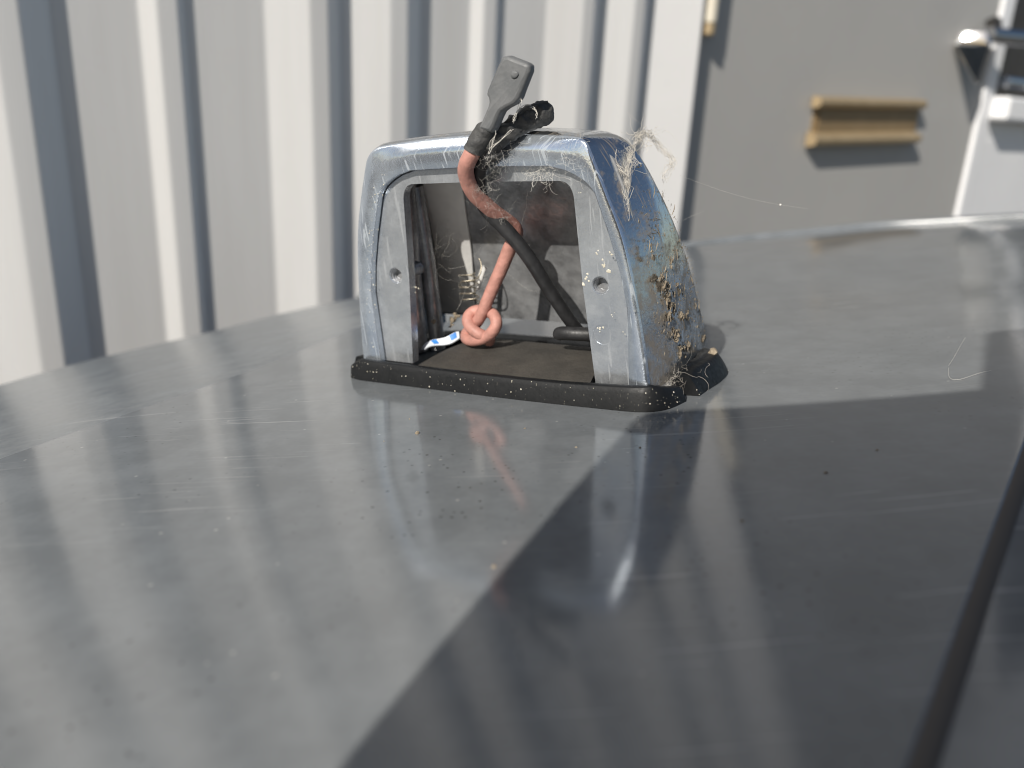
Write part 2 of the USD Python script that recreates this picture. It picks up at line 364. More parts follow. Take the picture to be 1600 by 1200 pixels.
def poly(X, Y):
    x, y = X / 100, (Y - 200) / 100
    return C[0] + C[1] * x + C[2] * y + C[3] * x * x + C[4] * x * y + C[5] * y * y + C[6] * x ** 3 + C[7] * x * x * y + C[8] * x * y * y + C[9] * y ** 3 + C[10] * y ** 4 + C[11] * x ** 4


def deck(X, Y):
    """Height of the boot lid, straight on beyond the part that was measured."""
    X, Y = np.asarray(X, float), np.asarray(Y, float)
    x, y = np.clip(X, -125, 150 + np.clip((Y - 200) * .35, -60, 90)), np.clip(Y, 40, 480)
    e = .5
    gx, gy = (poly(x + e, y) - poly(x - e, y)) / (2 * e), (poly(x, y + e) - poly(x, y - e)) / (2 * e)
    return poly(x, y) + np.clip(gx, -.05, .24) * (X - x) + np.clip(gy, -.15, .02) * (Y - y)


def on_deck(px, py):
    d = ray(px, py); t = np.linspace(20, 1500, 3000)
    P = t[:, None] * d; g = P[:, 2] - deck(P[:, 0], P[:, 1])
    k = np.where(g < 0)[0]
    return P[k[0]] if len(k) else P[np.argmin(np.abs(g))]


# far edge in plan: crease and outer edge of the lid
crease = np.array([on_deck(*p) for p in ((-320, 850), (-140, 772), (0, 718), (69, 693), (232, 635), (320, 605), (440, 560), (560, 512))])
outer = []
for (px, py), dist in zip(((-320, 690), (-140, 640), (0, 602), (69, 582), (232, 541), (320, 521), (440, 490), (560, 465)), (372, 384, 396, 404, 424, 436, 452, 468)):
    d = ray(px, py); outer.append(d / np.hypot(d[0], d[1]) * dist)
outer = np.vstack([[(-352, -150, -128), (-342, 10, -128), (-308, 160, -127)], outer])
crease = np.vstack([[(-152, -120, -75), (-143, -25, -75), (-132, 55, -75)], crease])
right = []
for (px, py), dist in (((800, 423), 495), ((950, 402), 512), ((1080, 385), 534), ((1200, 371), 555), ((1340, 357), 574), ((1480, 348), 580), ((1600, 341), 580), ((1720, 334), 580)):
    d = ray(px, py); right.append(d / np.hypot(d[0], d[1]) * dist)
right = np.array(right)
edge = np.vstack([outer, right])
EDGE_DEBUG = (crease, outer, right)
ta = np.r_[0, np.cumsum(np.linalg.norm(np.diff(edge, axis=0), axis=1))]; NA = 220
edge_c = PchipInterpolator(ta, edge)(np.linspace(0, ta[-1], NA))
cre = np.vstack([crease, [r - (r / np.hypot(r[0], r[1])) * w for r, w in zip(right, (110, 60, 30, 16, 8, 6, 6, 6))]])
cre_c = PchipInterpolator(ta, cre)(np.linspace(0, ta[-1], NA))
g_end = edge_c[-1]
gap_dir = np.array([.585, .811]); gap0 = np.array([36.4, 57.6])
gap_near = gap0 - gap_dir * 170
a = np.linspace(0, 1, NA)[:, None]
near = np.array([-146, -125]) * (1 - a) + gap_near * a
# the last column follows the gap: move the far end of the edge onto it
k = ((g_end[:2] - gap0) @ gap_dir); last = gap0 + gap_dir * k
shift = (last - g_end[:2]) * (np.linspace(0, 1, NA)[:, None] ** 6)
edge_c[:, :2] += shift; cre_c[:, :2] += shift
b = np.linspace(0, 1, 180)[None, :, None]
XY = near[:, None] * (1 - b) + cre_c[:, None, :2] * b
Z = deck(XY[..., 0], XY[..., 1])
w = np.clip((b[..., 0] - .62) / .38, 0, 1); w = w * w * (3 - 2 * w)
Z += w * (np.minimum(cre_c[:, 2], edge_c[:, 2] + 500) - Z[:, -1])[:, None] * np.where(np.linspace(0, ta[-1], NA) > ta[11], 1, 0)[:, None]
P = np.dstack([XY, Z])
t = np.linspace(0, 1, 24)[None, 1:, None]                                       # the rolled border up to the outer edge
c0, c2 = P[:, -1][:, None], edge_c[:, None]
dcr = (P[:, -1] - P[:, -4])[:, None]; dcr = dcr / np.linalg.norm(dcr[..., :2], axis=-1, keepdims=True) * np.linalg.norm((c2 - c0)[..., :2], axis=-1, keepdims=True)
c1 = c0 + dcr * .35
roll = (1 - t) ** 2 * c0 + 2 * t * (1 - t) * c1 + t * t * c2
hem_dir = np.gradient(edge_c[:, :2], axis=0); hem_dir = np.stack([-hem_dir[:, 1], hem_dir[:, 0]], 1); hem_dir /= np.linalg.norm(hem_dir, axis=1, keepdims=True)
hem = [np.hstack([edge_c[:, :2] + hem_dir * 2.2 * math.sin(x), (edge_c[:, 2] - 2.2 * (1 - math.cos(x)))[:, None]]) for x in (.5, 1, 1.57)]
hem.append(hem[-1] - [0, 0, 10])
lid = P
border = np.concatenate([P[:, -1:], roll, np.stack(hem, 1)], 1)
# rolled side at the panel gap
gn = np.array([gap_dir[1], -gap_dir[0]])


def turn(P, sign, r=.7):
    col = P[-1] if sign > 0 else P[0]
    out = [np.hstack([col[:, :2] + sign * gn * r * math.sin(x), (col[:, 2] - r * (1 - math.cos(x)))[:, None]]) for x in (.3, .6, .9, 1.2, 1.57)]
    out.append(out[-1] - [0, 0, 12])
    return np.concatenate([P, np.stack(out)], 0) if sign > 0 else np.concatenate([np.stack(out[::-1]), P], 0)


car = Thing('grey_car', 'old car with scuffed matt grey boot lid in the foreground', 'car', W((0, 200, -1040)))
lid_mesh = grid(turn(lid, 1) / 1000 + [0, 0, EYE])
car.part('boot_lid', lid_mesh, M['paint'], True)
car.part('lid_border', grid(turn(border, 1) / 1000 + [0, 0, EYE]), M['dull_paint'], True, label='duller rolled border along the far edge of the lid')
GAP = 2.2
uu = np.linspace(0, 1, 40)[:, None] ** 1.5
col = P[-1]
side = np.stack([np.hstack([col[:, :2] + gn * (GAP + 150 * u[0]), (deck(col[:, 0], col[:, 1]) * 1.0)[:, None] + 0 * col[:, :1]]) for u in uu])
side[..., 2] = col[None, :, 2] + np.linspace(0, 1, 40)[:, None] ** 1.5 * 150 * .10 - .4
car.part('side_panel', grid(turn(side, -1) / 1000 + [0, 0, EYE]), M['paint'], True)
gf = np.stack([np.hstack([col[:, :2] + gn * x, col[:, 2:] + z]) for x, z in ((-.7, -1.0), (-.25, -.16), (GAP * .5, .02), (GAP + .25, -.16), (GAP + .7, -1.0))])
car.part('seam_seal', grid(gf / 1000 + [0, 0, EYE]), M['black_gap'], True)
bead = edge_c[int(NA * ta[10] / ta[-1]):, :] + [0, 0, 1.2]
bead = np.vstack([bead[:1] - [0, 0, 1.5], bead])
car.part('edge_trim', tube(W(bead), np.r_[.0004, np.linspace(.0016, .0030, len(bead) - 1)], 14), M['dull_paint'], 60)
lo = edge_c - [0, 0, 9]; skirt = np.stack([np.hstack([lo[:, :2] + hem_dir * x, np.full((NA, 1), z) if z < -200 else lo[:, 2:]]) for x, z in ((-3, 0), (14, -260), (20, -420), (6, -760))])
car.part('body_side', grid(skirt.transpose(1, 0, 2) / 1000 + [0, 0, EYE]), M['paint'], True)

# ---------------------------------------------------------------- the lamp housing. Its own frame: u to the right, w into the depth, v up; millimetres
HP = np.array([-4.727532460153599, 186.1091292311581, -58.29574879057991])
from scipy.spatial.transform import Rotation
HR = Rotation.from_euler('zxy', [-0.5053424045692849, 0.021545200859152246, -0.12404283153041187]).as_matrix()
H = lambda P: W(HP + np.asarray(P, float) @ HR.T)                          # housing -> world
HL = lambda P: (np.asarray(P, float) - HP) @ HR                               # lens millimetres -> housing


def sight(px, py, w):
    """The point of the plane at depth w behind the housing's front that was measured at (px, py)."""
    d = ray(px, py); n = HR[:, 1]; b = HP + n * w
    return HL(d * ((b @ n) / (d @ n)))


uB = PchipInterpolator([0, 23, 35, 46.5, 56], [41.4, 39.6, 37.6, 34.0, 30.0])
uF = PchipInterpolator([0, 19.3, 31.2, 41.2, 49.5, 56], [39.8, 37.2, 34.9, 31.3, 28.0, 25.2])
top = PchipInterpolator([0, 2, 9, 13, 15.2, 17.5, 24, 30.8, 35.2, 39.2], [54.2, 54.9, 55.0, 54.2, 51.9, 48.2, 36.2, 23.6, 12.5, .6])


def half(h, uf, r, crown, du=0.0):
    """Half outline (u, v) from the base up over a rounded corner to the crown."""
    r = min(r, h * .45)
    vk = h - crown; uk = float(uf(max(vk, 0))) - du
    vs = np.linspace(-1.8, max(vk - r, .01), 26)
    pts = [(float(uf(v)) - du, v) for v in vs]
    p0 = np.array(pts[-1]); pk = np.array([uk, vk]); ut = uk - r * 1.25
    p2 = np.array([ut, h - crown * (ut / uk) ** 2.2])
    for t in np.linspace(0, 1, 12)[1:]:
        pts.append(tuple((1 - t) ** 2 * p0 + 2 * t * (1 - t) * pk + t * t * p2))
    for u in np.linspace(ut, 0, 22)[1:]:
        pts.append((u, h - crown * (u / uk) ** 2.2))
    return np.array(pts)


def both(hf, hl=None):
    return np.vstack([(hf if hl is None else hl) * [-1, 1], hf[::-1][1:]])                     # left base ... crown ... right base


def ring(hf, w, hl=None):
    o = both(hf, hl)
    wv = w(o) if callable(w) else np.full(len(o), w)
    return np.stack([o[:, 0], wv, o[:, 1]], 1)


def resample(line, n):
    line = np.asarray(line, float); t = np.r_[0, np.cumsum(np.linalg.norm(np.diff(line, axis=0), axis=1))]
    return np.stack([np.interp(np.linspace(0, t[-1], n), t, line[:, i]) for i in range(2)], 1)


NH = 26 + 11 + 21
GO = resample([(35.0, -1.8), (35.0, 0), (35.2, 17), (34.0, 24), (31.9, 31.8), (29, 40.6), (28.3, 42.2), (26.6, 43.9), (24.4, 45.2), (22.3, 46.2), (18.4, 47.2), (0, 47.6)], NH)
OP = resample([(26.1, -1.8), (25.9, 0), (24, 20.5), (22.8, 40.8), (22.3, 42.4), (21.4, 43.4), (20.0, 43.9), (0, 44.1)], NH)
hF = half(54.0, uF, 1.8, 1.6); hM = half(54.6, lambda v: .45 * uF(v) + .55 * uB(v), 3.4, 1.9); hB = half(55.0, uB, 4.2, 2.2)
hF1 = hF * .72 + GO * .28; hFm = (hF * .5 + GO * .5)
lamp = Thing('plate_lamp', 'open chrome number plate lamp housing with dirty sides on the boot lid', 'lamp', H((0, 20, -4)))
top_part = lambda o: np.clip((o[:, 1] - 40) / 9, 0, 1) * np.clip((29 - np.abs(o[:, 0])) / 10, 0, 1)
tw = lambda a, b: (lambda o: a + (b - a) * top_part(o))
hL = half(54.2, lambda v: .35 * uF(v) + .65 * uB(v), 3.4, 1.7)
rings = [ring(GO, 2.4), ring(GO, .3), ring(GO * .97 + hF * .03, 0.0, GO * .97 + hL * .03), ring(hFm, -.30, .5 * hL + .5 * GO), ring(hF1, tw(-.25, .25), .72 * hL + .28 * GO), ring(hF * .85 + GO * .15, tw(-.15, .7), .85 * hL + .15 * GO),
         ring(hF * .95 + GO * .05, tw(-.02, 1.0), .95 * hL + .05 * GO), ring(hF, tw(.2, 1.3), hL), ring(hF + np.array([.16, .12]) * (np.arange(len(hF)) < len(hF) - 1)[:, None], tw(.55, 1.65), hL + np.array([.1, .1]) * (np.arange(len(hL)) < len(hL) - 1)[:, None])]
for wq in (1.2, 2.2, 3.8, 5.5, 7.5, 9.3, 11, 12.4, 13.4, 14.3, 15.2, 16.4, 18, 20, 22.5, 25, 28, 31, 33.5, 36, 38, 39):
    h, mixb, mixl = float(top(wq)), min(1, wq / 13), min(1, .65 + wq / 9)
    ex = (wq > 12) * min((wq - 12) * .5, 3.0)
    hr_ = half(h, (lambda v: (1 - mixb) * uF(v) + mixb * uB(v)), 1.9 + 2.6 * mixb + ex, (1.7 + .5 * mixb) * h / 55)
    hl_ = half(h, (lambda v: (1 - mixl) * uF(v) + mixl * uB(v)), 3.4 + 1.1 * mixl + ex, (1.7 + .5 * mixb) * h / 55)
    hl_[-1] = hr_[-1]
    rings.append(ring(hr_, tw(wq, wq + 1.1 * (1 - mixb)), hl_))
Psh = np.stack(rings)
Psh[15:, :, 0] *= (1 - .02 * ((Psh[15:, :1, 1] - 9) / 30) ** 2)
shell_mesh = grid(Psh); shell_mesh.invert()
shell_mesh.vertices = H(shell_mesh.vertices)
nfront = 9
fm = grid(Psh[:nfront]); fm.invert(); fm.vertices = H(fm.vertices)
bm = grid(Psh[nfront - 1:]); bm.invert(); bm.vertices = H(bm.vertices)
sp = lamp.part('shell', bm, M['chrome'], 50)
lamp.part('outer_frame', fm, M['chrome_front'], 58, sp)
# inner flange with two threaded holes and a cast-in disc
fl = sg.Polygon(np.vstack([both(GO * [.994, .996]), both(OP)[::-1]]))
solid = trimesh.creation.extrude_polygon(fl, 2.6, engine='earcut')


man = to_manifold(solid)
HO = [(-28.15, 21.4), (28.15, 21.4)]
for u, v in HO:
    man -= manifold3d.Manifold.cylinder(8, 1.85, 1.85, 36).translate((u, v, -3))
    man -= manifold3d.Manifold.cylinder(.5, 1.75, 2.15, 36).translate((u, v, 2.22))
man -= manifold3d.Manifold.cylinder(.4, 2.3, 2.3, 36).translate((28.3, 10.2, 2.46))
fx_ = from_manifold(man)
v = fx_.vertices; fx_.vertices = H(np.stack([v[:, 0], 4.75 - v[:, 2], v[:, 1]], 1)); fx_.invert()
flange = lamp.part('inner_flange', fx_, M['cast'], 25)
for u, v0 in HO:                                                                 # threads
    zz = np.linspace(0, 9, 60); rr = 1.72 + .16 * np.sin(zz * 2 * np.pi / .8)
    zz = np.r_[zz, 9.0]; rr = np.r_[rr, .01]
    an = np.linspace(0, 2 * np.pi, 28, endpoint=False)
    Pt = np.stack([np.stack([u + r * np.cos(an), np.full(28, 2.5 + z), v0 + r * np.sin(an)], 1) for z, r in zip(zz, rr)])
    t_ = grid(Pt, True); t_.vertices = H(t_.vertices)
    lamp.part('screw_hole', t_, M['inner'], 30, flange)
# inside: opening edge, then the cavity
ring_in = [ring(OP, 4.7)]
for wq in (5.0, 8, 12, 13, 15, 18, 22, 26, 30, 33, 35.5):
    h = max(float(top(wq + 2.4)) - 2.6, .8)
    ring_in.append(ring(half(h, uB, 4.0, 2.0 * h / 55, 2.4), wq))
im = grid(np.stack(ring_in)); im.vertices = H(im.vertices)
lamp.part('cavity', im, M['inner'], 40)
# cast boss down the left inside
bs = tube(H(np.array([(-33, 13, -2), (-32.4, 13, 20), (-30.5, 13, 44)])), .0034, 14)
lamp.part('boss', bs, M['inner'], 40)
bs = tube(H(np.array([(-30.0, 19, -3), (-29.4, 18, 18), (-28.6, 15, 42)])), .0022, 12)
lamp.part('boss', bs, M['inner'], 40)
# contact strip with a coil spring
inv = lambda v: np.interp(-v, -top(np.linspace(13, 39.2, 120)), np.linspace(13, 39.2, 120)) - 3.3
vv_ = np.linspace(3, 46, 24); eR = lambda v: np.interp(v, [3, 46], [sight(741, 490, float(inv(5.2)))[0], sight(734, 300, float(inv(42)))[0]])
ct = np.stack([eR(vv_) - 3.4, inv(vv_ + 2.2), vv_], 1)
strip = np.stack([ct + [-8.5, -.3, 0], ct + [3.4, -.3, 0], ct + [3.4, .2, 0], ct + [-8.5, .2, 0]], 1)
sm_ = grid(strip, True); sm_.vertices = H(sm_.vertices)
cp = lamp.part('contact_strip', sm_, M['metal'])
th = np.linspace(0, 2 * np.pi * 5, 120); cc = sight(733, 455, 21)
coil = np.stack([cc[0] + 2.3 * np.cos(th) + .6 * np.sin(th * 2.3), cc[1] + 1.8 * np.sin(th), cc[2] - 3.2 + 1.0 * th / np.pi / 1.2], 1)
lamp.part('spring', tube(H(coil), .00018, 6), M['spring'], True, cp)
ends = curve([sight(*p) for p in ((718, 447, 22), (728, 440, 20), (745, 436, 19), (752, 420, 20), (748, 404, 21))], 30)
lamp.part('spring', tube(H(ends), .0002, 6), M['spring'], True, cp)
gl = curve([sight(*p) for p in ((745, 452, 23), (751, 432, 23), (757, 416, 23))], 8)
lamp.part('contact_tab', tube(H(gl), .0008, 8, squash=.4), M['metal'], True, cp)

# ---------------------------------------------------------------- rubber gasket under the housing
def rest(P, lift=0.0):
    """Puts housing-frame points on the boot lid."""
    Q = HP + np.asarray(P, float) @ HR.T
    Q[:, 2] = deck(Q[:, 0], Q[:, 1]) + lift
    return Q


def strip_on_deck(path, out, hgt, width, thick_top):
    """A rubber lip: PATH is its inner line (u, w), OUT the outward direction at each point; WIDTH is how far the foot reaches out."""
    path, out = np.asarray(path, float), np.asarray(out, float)
    n = len(path); hgt = np.broadcast_to(hgt, (n,)); width = np.broadcast_to(width, (n,))
    prof = [(-3.0, 0.0), (1.0, 0.0), (1.0, .06), (.86, .35), (.62, .72), (.42, .93), (.2, 1.0), (-.6, 1.0), (-3.0, .86)]
    up = HR[:, 2]
    rowsP = []
    for x, y in prof:
        off = np.where(x >= 0, x * width, x)[:, None] * out
        pl = np.stack([path[:, 0] + off[:, 0], path[:, 1] + off[:, 1], np.zeros(n)], 1)
        foot = rest(pl, -.15)
        rowsP.append(foot + up * (y * hgt)[:, None])
    m = grid(np.stack(rowsP, 1), True)
    v = m.vertices; k = len(prof)
    e0 = [[0, i, i + 1] for i in range(1, k - 1)]; o = (n - 1) * k; e1 = [[o, o + i + 1, o + i] for i in range(1, k - 1)]
    return trimesh.Trimesh(W(v), np.vstack([m.faces, e0, e1]), process=False)


def path_with_normals(pts, n):
    p = curve(pts, n); t = np.gradient(p, axis=0); t /= np.linalg.norm(t, axis=1, keepdims=True)
    return p, np.stack([t[:, 1], -t[:, 0]], 1)


gasket = Thing('rubber_gasket', 'black rubber gasket flecked with paint under the chrome lamp housing', 'gasket', H((0, 10, -6)))
p1, o1 = path_with_normals([(-43.2, -.9), (-36, -1.2), (-20, -1.4), (0, -1.5), (20, -1.4), (33, -1.2), (38.5, -.9), (41.3, .4), (42.8, 3), (44.0, 8.5)], 90)
h1 = np.interp(np.linspace(0, 1, 90), [0, .05, .3, .6, .85, 1], [3.6, 5.6, 5.2, 5.2, 5.8, 3.6])
gp = gasket.part('front_lip', strip_on_deck(p1, o1, h1, np.interp(np.linspace(0, 1, 90), [0, .06, 1], [1.2, 2.3, 2.3]), 1), M['rubber'], 35)
p2, o2 = path_with_normals([(44.2, 12.8), (44.0, 22), (44.0, 30), (43.2, 36), (40.5, 40.0), (34, 42), (20, 42.6), (0, 42.8), (-20, 42.6), (-38, 41), (-43, 36), (-44, 20), (-44, 3)], 110)
h2 = np.interp(np.linspace(0, 1, 110), [0, .04, .3, 1], [4.6, 6.0, 5.2, 5])
w2 = np.interp(np.linspace(0, 1, 110), [0, .1, .22, .4, 1], [3.6, 4.8, 4.8, 3.4, 3])
gasket.part('side_lip', strip_on_deck(p2, o2, h2, w2, 1), M['rubber'], 35, label='lifted dirty rear side of the gasket')
gu, gw = np.meshgrid(np.linspace(-1, 1, 40), np.linspace(0, 1, 24), indexing='ij')
pu = gu * (26.5 - 4.5 * gw) - 1.0 + 1.2 * gw; pw = .4 + gw * 23
pv = -.9 + .9 * gw + 1.9 * np.sin(gw * 2.2) - 1.8 * gw ** 2 - 3.2 * np.clip((-gu - .72) / .28, 0, 1) ** 1.5
pad = grid(np.stack([pu, pw, pv], -1)); pad.invert() if False else None
back = grid(np.stack([pu, pw, pv - 2.2], -1)); back.invert()
rim_ = [np.stack([np.stack([pu[i], pw[i], pv[i]], -1), np.stack([pu[i], pw[i], pv[i] - 2.2], -1)], 0) for i in (0, -1)]
rim_ += [np.stack([np.stack([pu[:, j], pw[:, j], pv[:, j]], -1), np.stack([pu[:, j], pw[:, j], pv[:, j] - 2.2], -1)], 0) for j in (0, -1)]
pm = join([pad, back] + [grid(x) for x in rim_]); pm.vertices = H(pm.vertices)
gasket.part('base_pad', pm, M['pad'], 40, label='dusty flat pad inside the housing opening')

# ---------------------------------------------------------------- wires
S3 = lambda pts: np.array([sight(*p) for p in pts])
red = S3([(742, 232, -5.5), (733, 248, -5.8), (728, 268, -4.6), (735, 292, -2.5), (752, 315, .8), (776, 334, 5), (796, 348, 9), (805, 362, 11), (797, 386, 12), (783, 420, 12), (768, 455, 11.5), (755, 485, 11),
          (748, 499, 11.2), (738, 512, 12.6), (728, 524, 13), (731, 531, 11.2), (748, 531, 9.8), (766, 522, 9.6), (775, 507, 10), (772, 493, 11.4), (757, 485, 13.2), (739, 486, 12.8), (731, 498, 10.8), (737, 513, 9.4), (752, 524, 9.4), (762, 528, 11.5), (764, 534, 14)])
rt = Thing('pink_wire', 'faded pink knotted wire hanging in the lamp opening, ending in a grey plug', 'wire', H(red[-1]))
pr = curve(red, 260); pr += (np.stack([meshkit.noise(pr * .16, k) for k in (1, 2, 3)], 1) - .5) * .5
rad = np.interp(np.linspace(0, 1, 260), [0, .2, .35, .5, 1], [.00178, .0018, .00172, .00152, .00150])
rt.part('insulation', tube(H(pr), rad, 18, rough=.00012), M['red'], True)
blk = S3([(778, 226, -2.5), (766, 238, -3.2), (754, 255, -2.6), (748, 275, -1.0), (748, 297, .8), (760, 326, 3.4), (782, 350, 5.2), (804, 374, 6.4), (826, 402, 8), (850, 440, 10.5), (872, 474, 13), (892, 503, 15.5), (904, 517, 17.5), (916, 524, 20), (930, 523, 19)])
bt = Thing('black_wire', 'black wire crossing the lamp opening under a wrap of torn tape', 'wire', H(blk[-1]))
pb = curve(blk, 200)
bt.part('insulation', tube(H(pb), np.interp(np.linspace(0, 1, 200), [0, .3, .6, 1], [.0016, .00175, .00165, .00150]), 18, rough=.0001, seed=3), M['black_wire'], True)
lp_ = S3([(926, 522, 14.5), (908, 522, 13.5), (890, 521, 13), (876, 521, 13.4), (872, 525, 14.5)])
bt.part('end_sleeve', tube(H(curve(lp_, 40)), np.interp(np.linspace(0, 1, 40), [0, .85, .95, 1], [.0017, .0017, .0013, .0005]), 16), M['black_wire'], True)

# grey insulated plug on the pink wire
Z8 = lambda pts, w: np.array([sight(680 + .2 * x, 60 + .2 * y, w) for x, y in pts])
plug2d = Z8([(556, 142), (600, 134), (748, 192), (768, 212), (767, 262), (684, 470), (650, 512), (585, 545), (548, 572), (525, 620), (495, 690), (470, 735), (400, 715), (372, 690), (398, 640), (440, 540), (452, 495), (446, 462), (430, 438), (436, 400), (520, 210)], -5.0)
poly2 = sg.Polygon(plug2d[:, [0, 2]]).buffer(.35).buffer(-.7).buffer(.35)
layers = []
for dz, sh in ((0, .75), (.18, .35), (.45, .1), (.9, 0), (1.9, 0), (2.35, .1), (2.62, .35), (2.8, .75)):
    pp = poly2.buffer(-sh)
    pp = pp if pp.geom_type == 'Polygon' else max(pp.geoms, key=lambda g: g.area)
    ext = np.array(pp.exterior.coords)[:-1]
    t_ = np.linspace(0, 1, 140, endpoint=False)
    ctr = np.array(poly2.centroid.coords[0]); 
    L_ = pp.exterior
    s0 = L_.project(sg.Point(ctr[0] + 20, ctr[1] + 8))
    layers.append([(lambda q: (q.x, dz, q.y))(L_.interpolate((s0 + t * L_.length) % L_.length)) for t in t_])
LP = np.array(layers)
neck = np.clip((8.5 - (LP[..., 2] - LP[..., 2].min())) / 4, 0, 1)                                    # the neck is rounder and thicker than the blade
LP[..., 1] = (LP[..., 1] - 1.4) * (1 + .25 * neck) - 5.4
pgm = grid(LP, True)
v = np.vstack([pgm.vertices, LP[0].mean(0), LP[-1].mean(0)]); k = 140; o = 7 * k
caps = []
for base_i, sign in ((0, 1), (o, -1)):
    tri = trimesh.creation.triangulate_polygon(sg.Polygon(LP[0 if base_i == 0 else -1][:, [0, 2]]), engine='earcut')
    tv, tf = tri
    vv = np.stack([tv[:, 0], np.full(len(tv), LP[0 if base_i == 0 else -1][:, 1].mean()), tv[:, 1]], 1)
    if base_i == 0:                                                                               # keep the face following the bent neck
        from scipy.spatial import cKDTree
        d_, i_ = cKDTree(LP[0][:, [0, 2]]).query(tv); vv[:, 1] = LP[0][i_, 1]
    caps.append(trimesh.Trimesh(vv, tf, process=False))
plug = join([pgm] + caps)
plug.vertices += (meshkit.noise(plug.vertices * 1.3, 5)[:, None] - .5) * [0.0, .07, 0.0]
pgt = H(plug.vertices)
pg = rt.part('plug', trimesh.Trimesh(pgt, plug.faces, process=False), M['boot'], 50)
dm = blob(sight(804, 116, -7.0), (.9, .35, .7), 3, 2, .15); dm.vertices = H(dm.vertices)
rt.part('crimp_dimple', dm, M['boot'], True, pg)
slv = curve(S3([(770, 192, -4.6), (758, 206, -5.0), (747, 222, -5.4), (739, 238, -5.8)]), 30)
rt.part('sleeve', tube(H(slv), np.interp(np.linspace(0, 1, 30), [0, .3, .7, 1], [.0015, .0021, .0023, .0021]), 16, rough=.0004, seed=8), M['tape'], 50)

# torn tape wrapped round the black wire, lying over the housing's top edge
tp = curve(S3([(752, 243, -4.0), (765, 226, -3.4), (783, 212, -2.2), (806, 198, -.4), (830, 186, 1.5), (851, 176, 3.4), (863, 170, 4.6)]), 60)
rt_ = np.interp(np.linspace(0, 1, 60), [0, .12, .35, .55, .8, .95, 1], [.0016, .0026, .0024, .0021, .0026, .0022, .0012])
bt.part('tape_wrap', tube(H(tp), rt_, 18, rough=.0011, seed=11, squash=.75), M['tape'], 50)
tp = curve(S3([(787, 193, -1.6), (800, 186, -.6), (820, 174, .8), (842, 164, 2.4), (856, 161, 3.4)]), 40)
bt.part('tape_flap', tube(H(tp), np.interp(np.linspace(0, 1, 40), [0, .2, .7, 1], [.0010, .0017, .0020, .0008]), 14, rough=.0009, seed=12, squash=.35), M['tape'], 50)
tp = curve(S3([(752, 232, -3), (760, 244, -3.4), (772, 247, -3), (784, 236, -2)]), 24)
bt.part('tape_flap', tube(H(tp), np.interp(np.linspace(0, 1, 24), [0, .3, .8, 1], [.0006, .0016, .0016, .0006]), 12, rough=.0008, seed=14, squash=.5), M['tape'], 50)

# ---------------------------------------------------------------- scraps, dirt, specks, cobwebs
sc = S3([(657, 546, 8), (668, 534, 9.5), (680, 530, 11), (695, 527, 12), (709, 520, 13.2), (717, 518, 14)]); sc2 = S3([(664, 545, 7), (676, 540, 9), (688, 539, 10.5), (702, 537, 11.6), (712, 532, 12.8), (718, 528, 13.6)])
a_, b_ = curve(sc, 24), curve(sc2, 24)
P_ = np.stack([a_, b_, b_ + [0, .2, -.25], a_ + [0, .2, -.25]], 1)
sm_ = grid(P_, True); sm_.vertices = H(sm_.vertices)
pt_ = Thing('paper_scrap', 'small curled scrap of blue and white paper at the lower left inside the lamp opening', 'paper', H(b_[12]))
pt_.part('paper', sm_, M['paper'], 40)
for i0, i1 in ((7, 11), (17, 22)):
    q0, q1 = a_[i0:i1] * .94 + b_[i0:i1] * .06 + [0, -.12, .05], a_[i0:i1] * .25 + b_[i0:i1] * .75 + [0, -.12, .05]
    m = grid(np.stack([q0, q1, q1 + [0, .06, 0], q0 + [0, .06, 0]], 1), True); m.vertices = H(m.vertices)
    pt_.part('printed_block', m, M['blue'], 40)


def side_point(v, f, lift=0.0, sgn=1):
    """A point on the housing's flank: height v, f from the front (0) to the back outline (1)."""
    ws = np.linspace(1.5, 39, 200); hs = top(ws)
    wmax = ws[np.where(hs > v + 1)[0][-1]]
    w_ = 2.0 + f * (wmax - 2.5)
    return np.array([sgn * (float(uB(v)) * (1 - .02 * ((w_ - 9) / 30) ** 2) + lift), w_, v])


bits = []
for i in range(1900):
    v_ = rng.beta(1.5, 2.4) * 46; f_ = rng.random()
    r = .04 + .17 * rng.random() ** 5
    bits.append(blob(side_point(v_, f_, r * .2), r * (.5 + .8 * rng.random(3)) * [.35, 1.1, 1.6], i, 1, .7))
for v_, f_, r in ((20, .26, 1.3), (18, .34, 1.0), (16, .31, 1.2), (14, .36, .8), (11.5, .52, 1.1), (8.5, .34, .8), (7.5, .4, 1.2), (22, .22, .8), (13, .24, .9), (17.5, .55, .7), (3, .42, 1.2), (2, .5, 1.0), (2.6, .58, .9), (29, .14, .9), (15.0, .41, .9), (12, .30, .9), (1.0, .95, 1.2), (10, .62, .7), (24, .5, .6)):
    for j in range(4):
        bits.append(blob(side_point(max(v_ + rng.normal() * .9, .3), np.clip(f_ + rng.normal() * .025, .02, .98), r * .15), r * .8 * (.3 + .6 * rng.random(3)) * [.42, 1, 1.15], int(v_ * 7 + j), 2, .9))
for i in range(40):                                                                              # straw-like scraps
    v_ = 3 + 36 * rng.random(); f_ = rng.random(); p = side_point(v_, f_, .15); d_ = rng.normal(size=3) * [.1, .7, 1.0]
    bits.append(tube(np.array([p, p + d_ * .8 + [.1, 0, 0], p + d_ * 1.6]), [.03, .12, .03], 5))
for px, py, w_, r in ((706, 500, 20, .8), (712, 494, 20.5, .7), (704, 506, 20, .6), (676, 503, 14, .6), (1113, 556, 34, 1.2), (1103, 562, 30, .9)):
    for j in range(3):
        bits.append(blob(sight(px + rng.normal() * 3, py + rng.normal() * 3, w_), r * (.4 + .6 * rng.random(3)), px + j, 1, .7))
dm = join(bits); dm.vertices = H(dm.vertices)
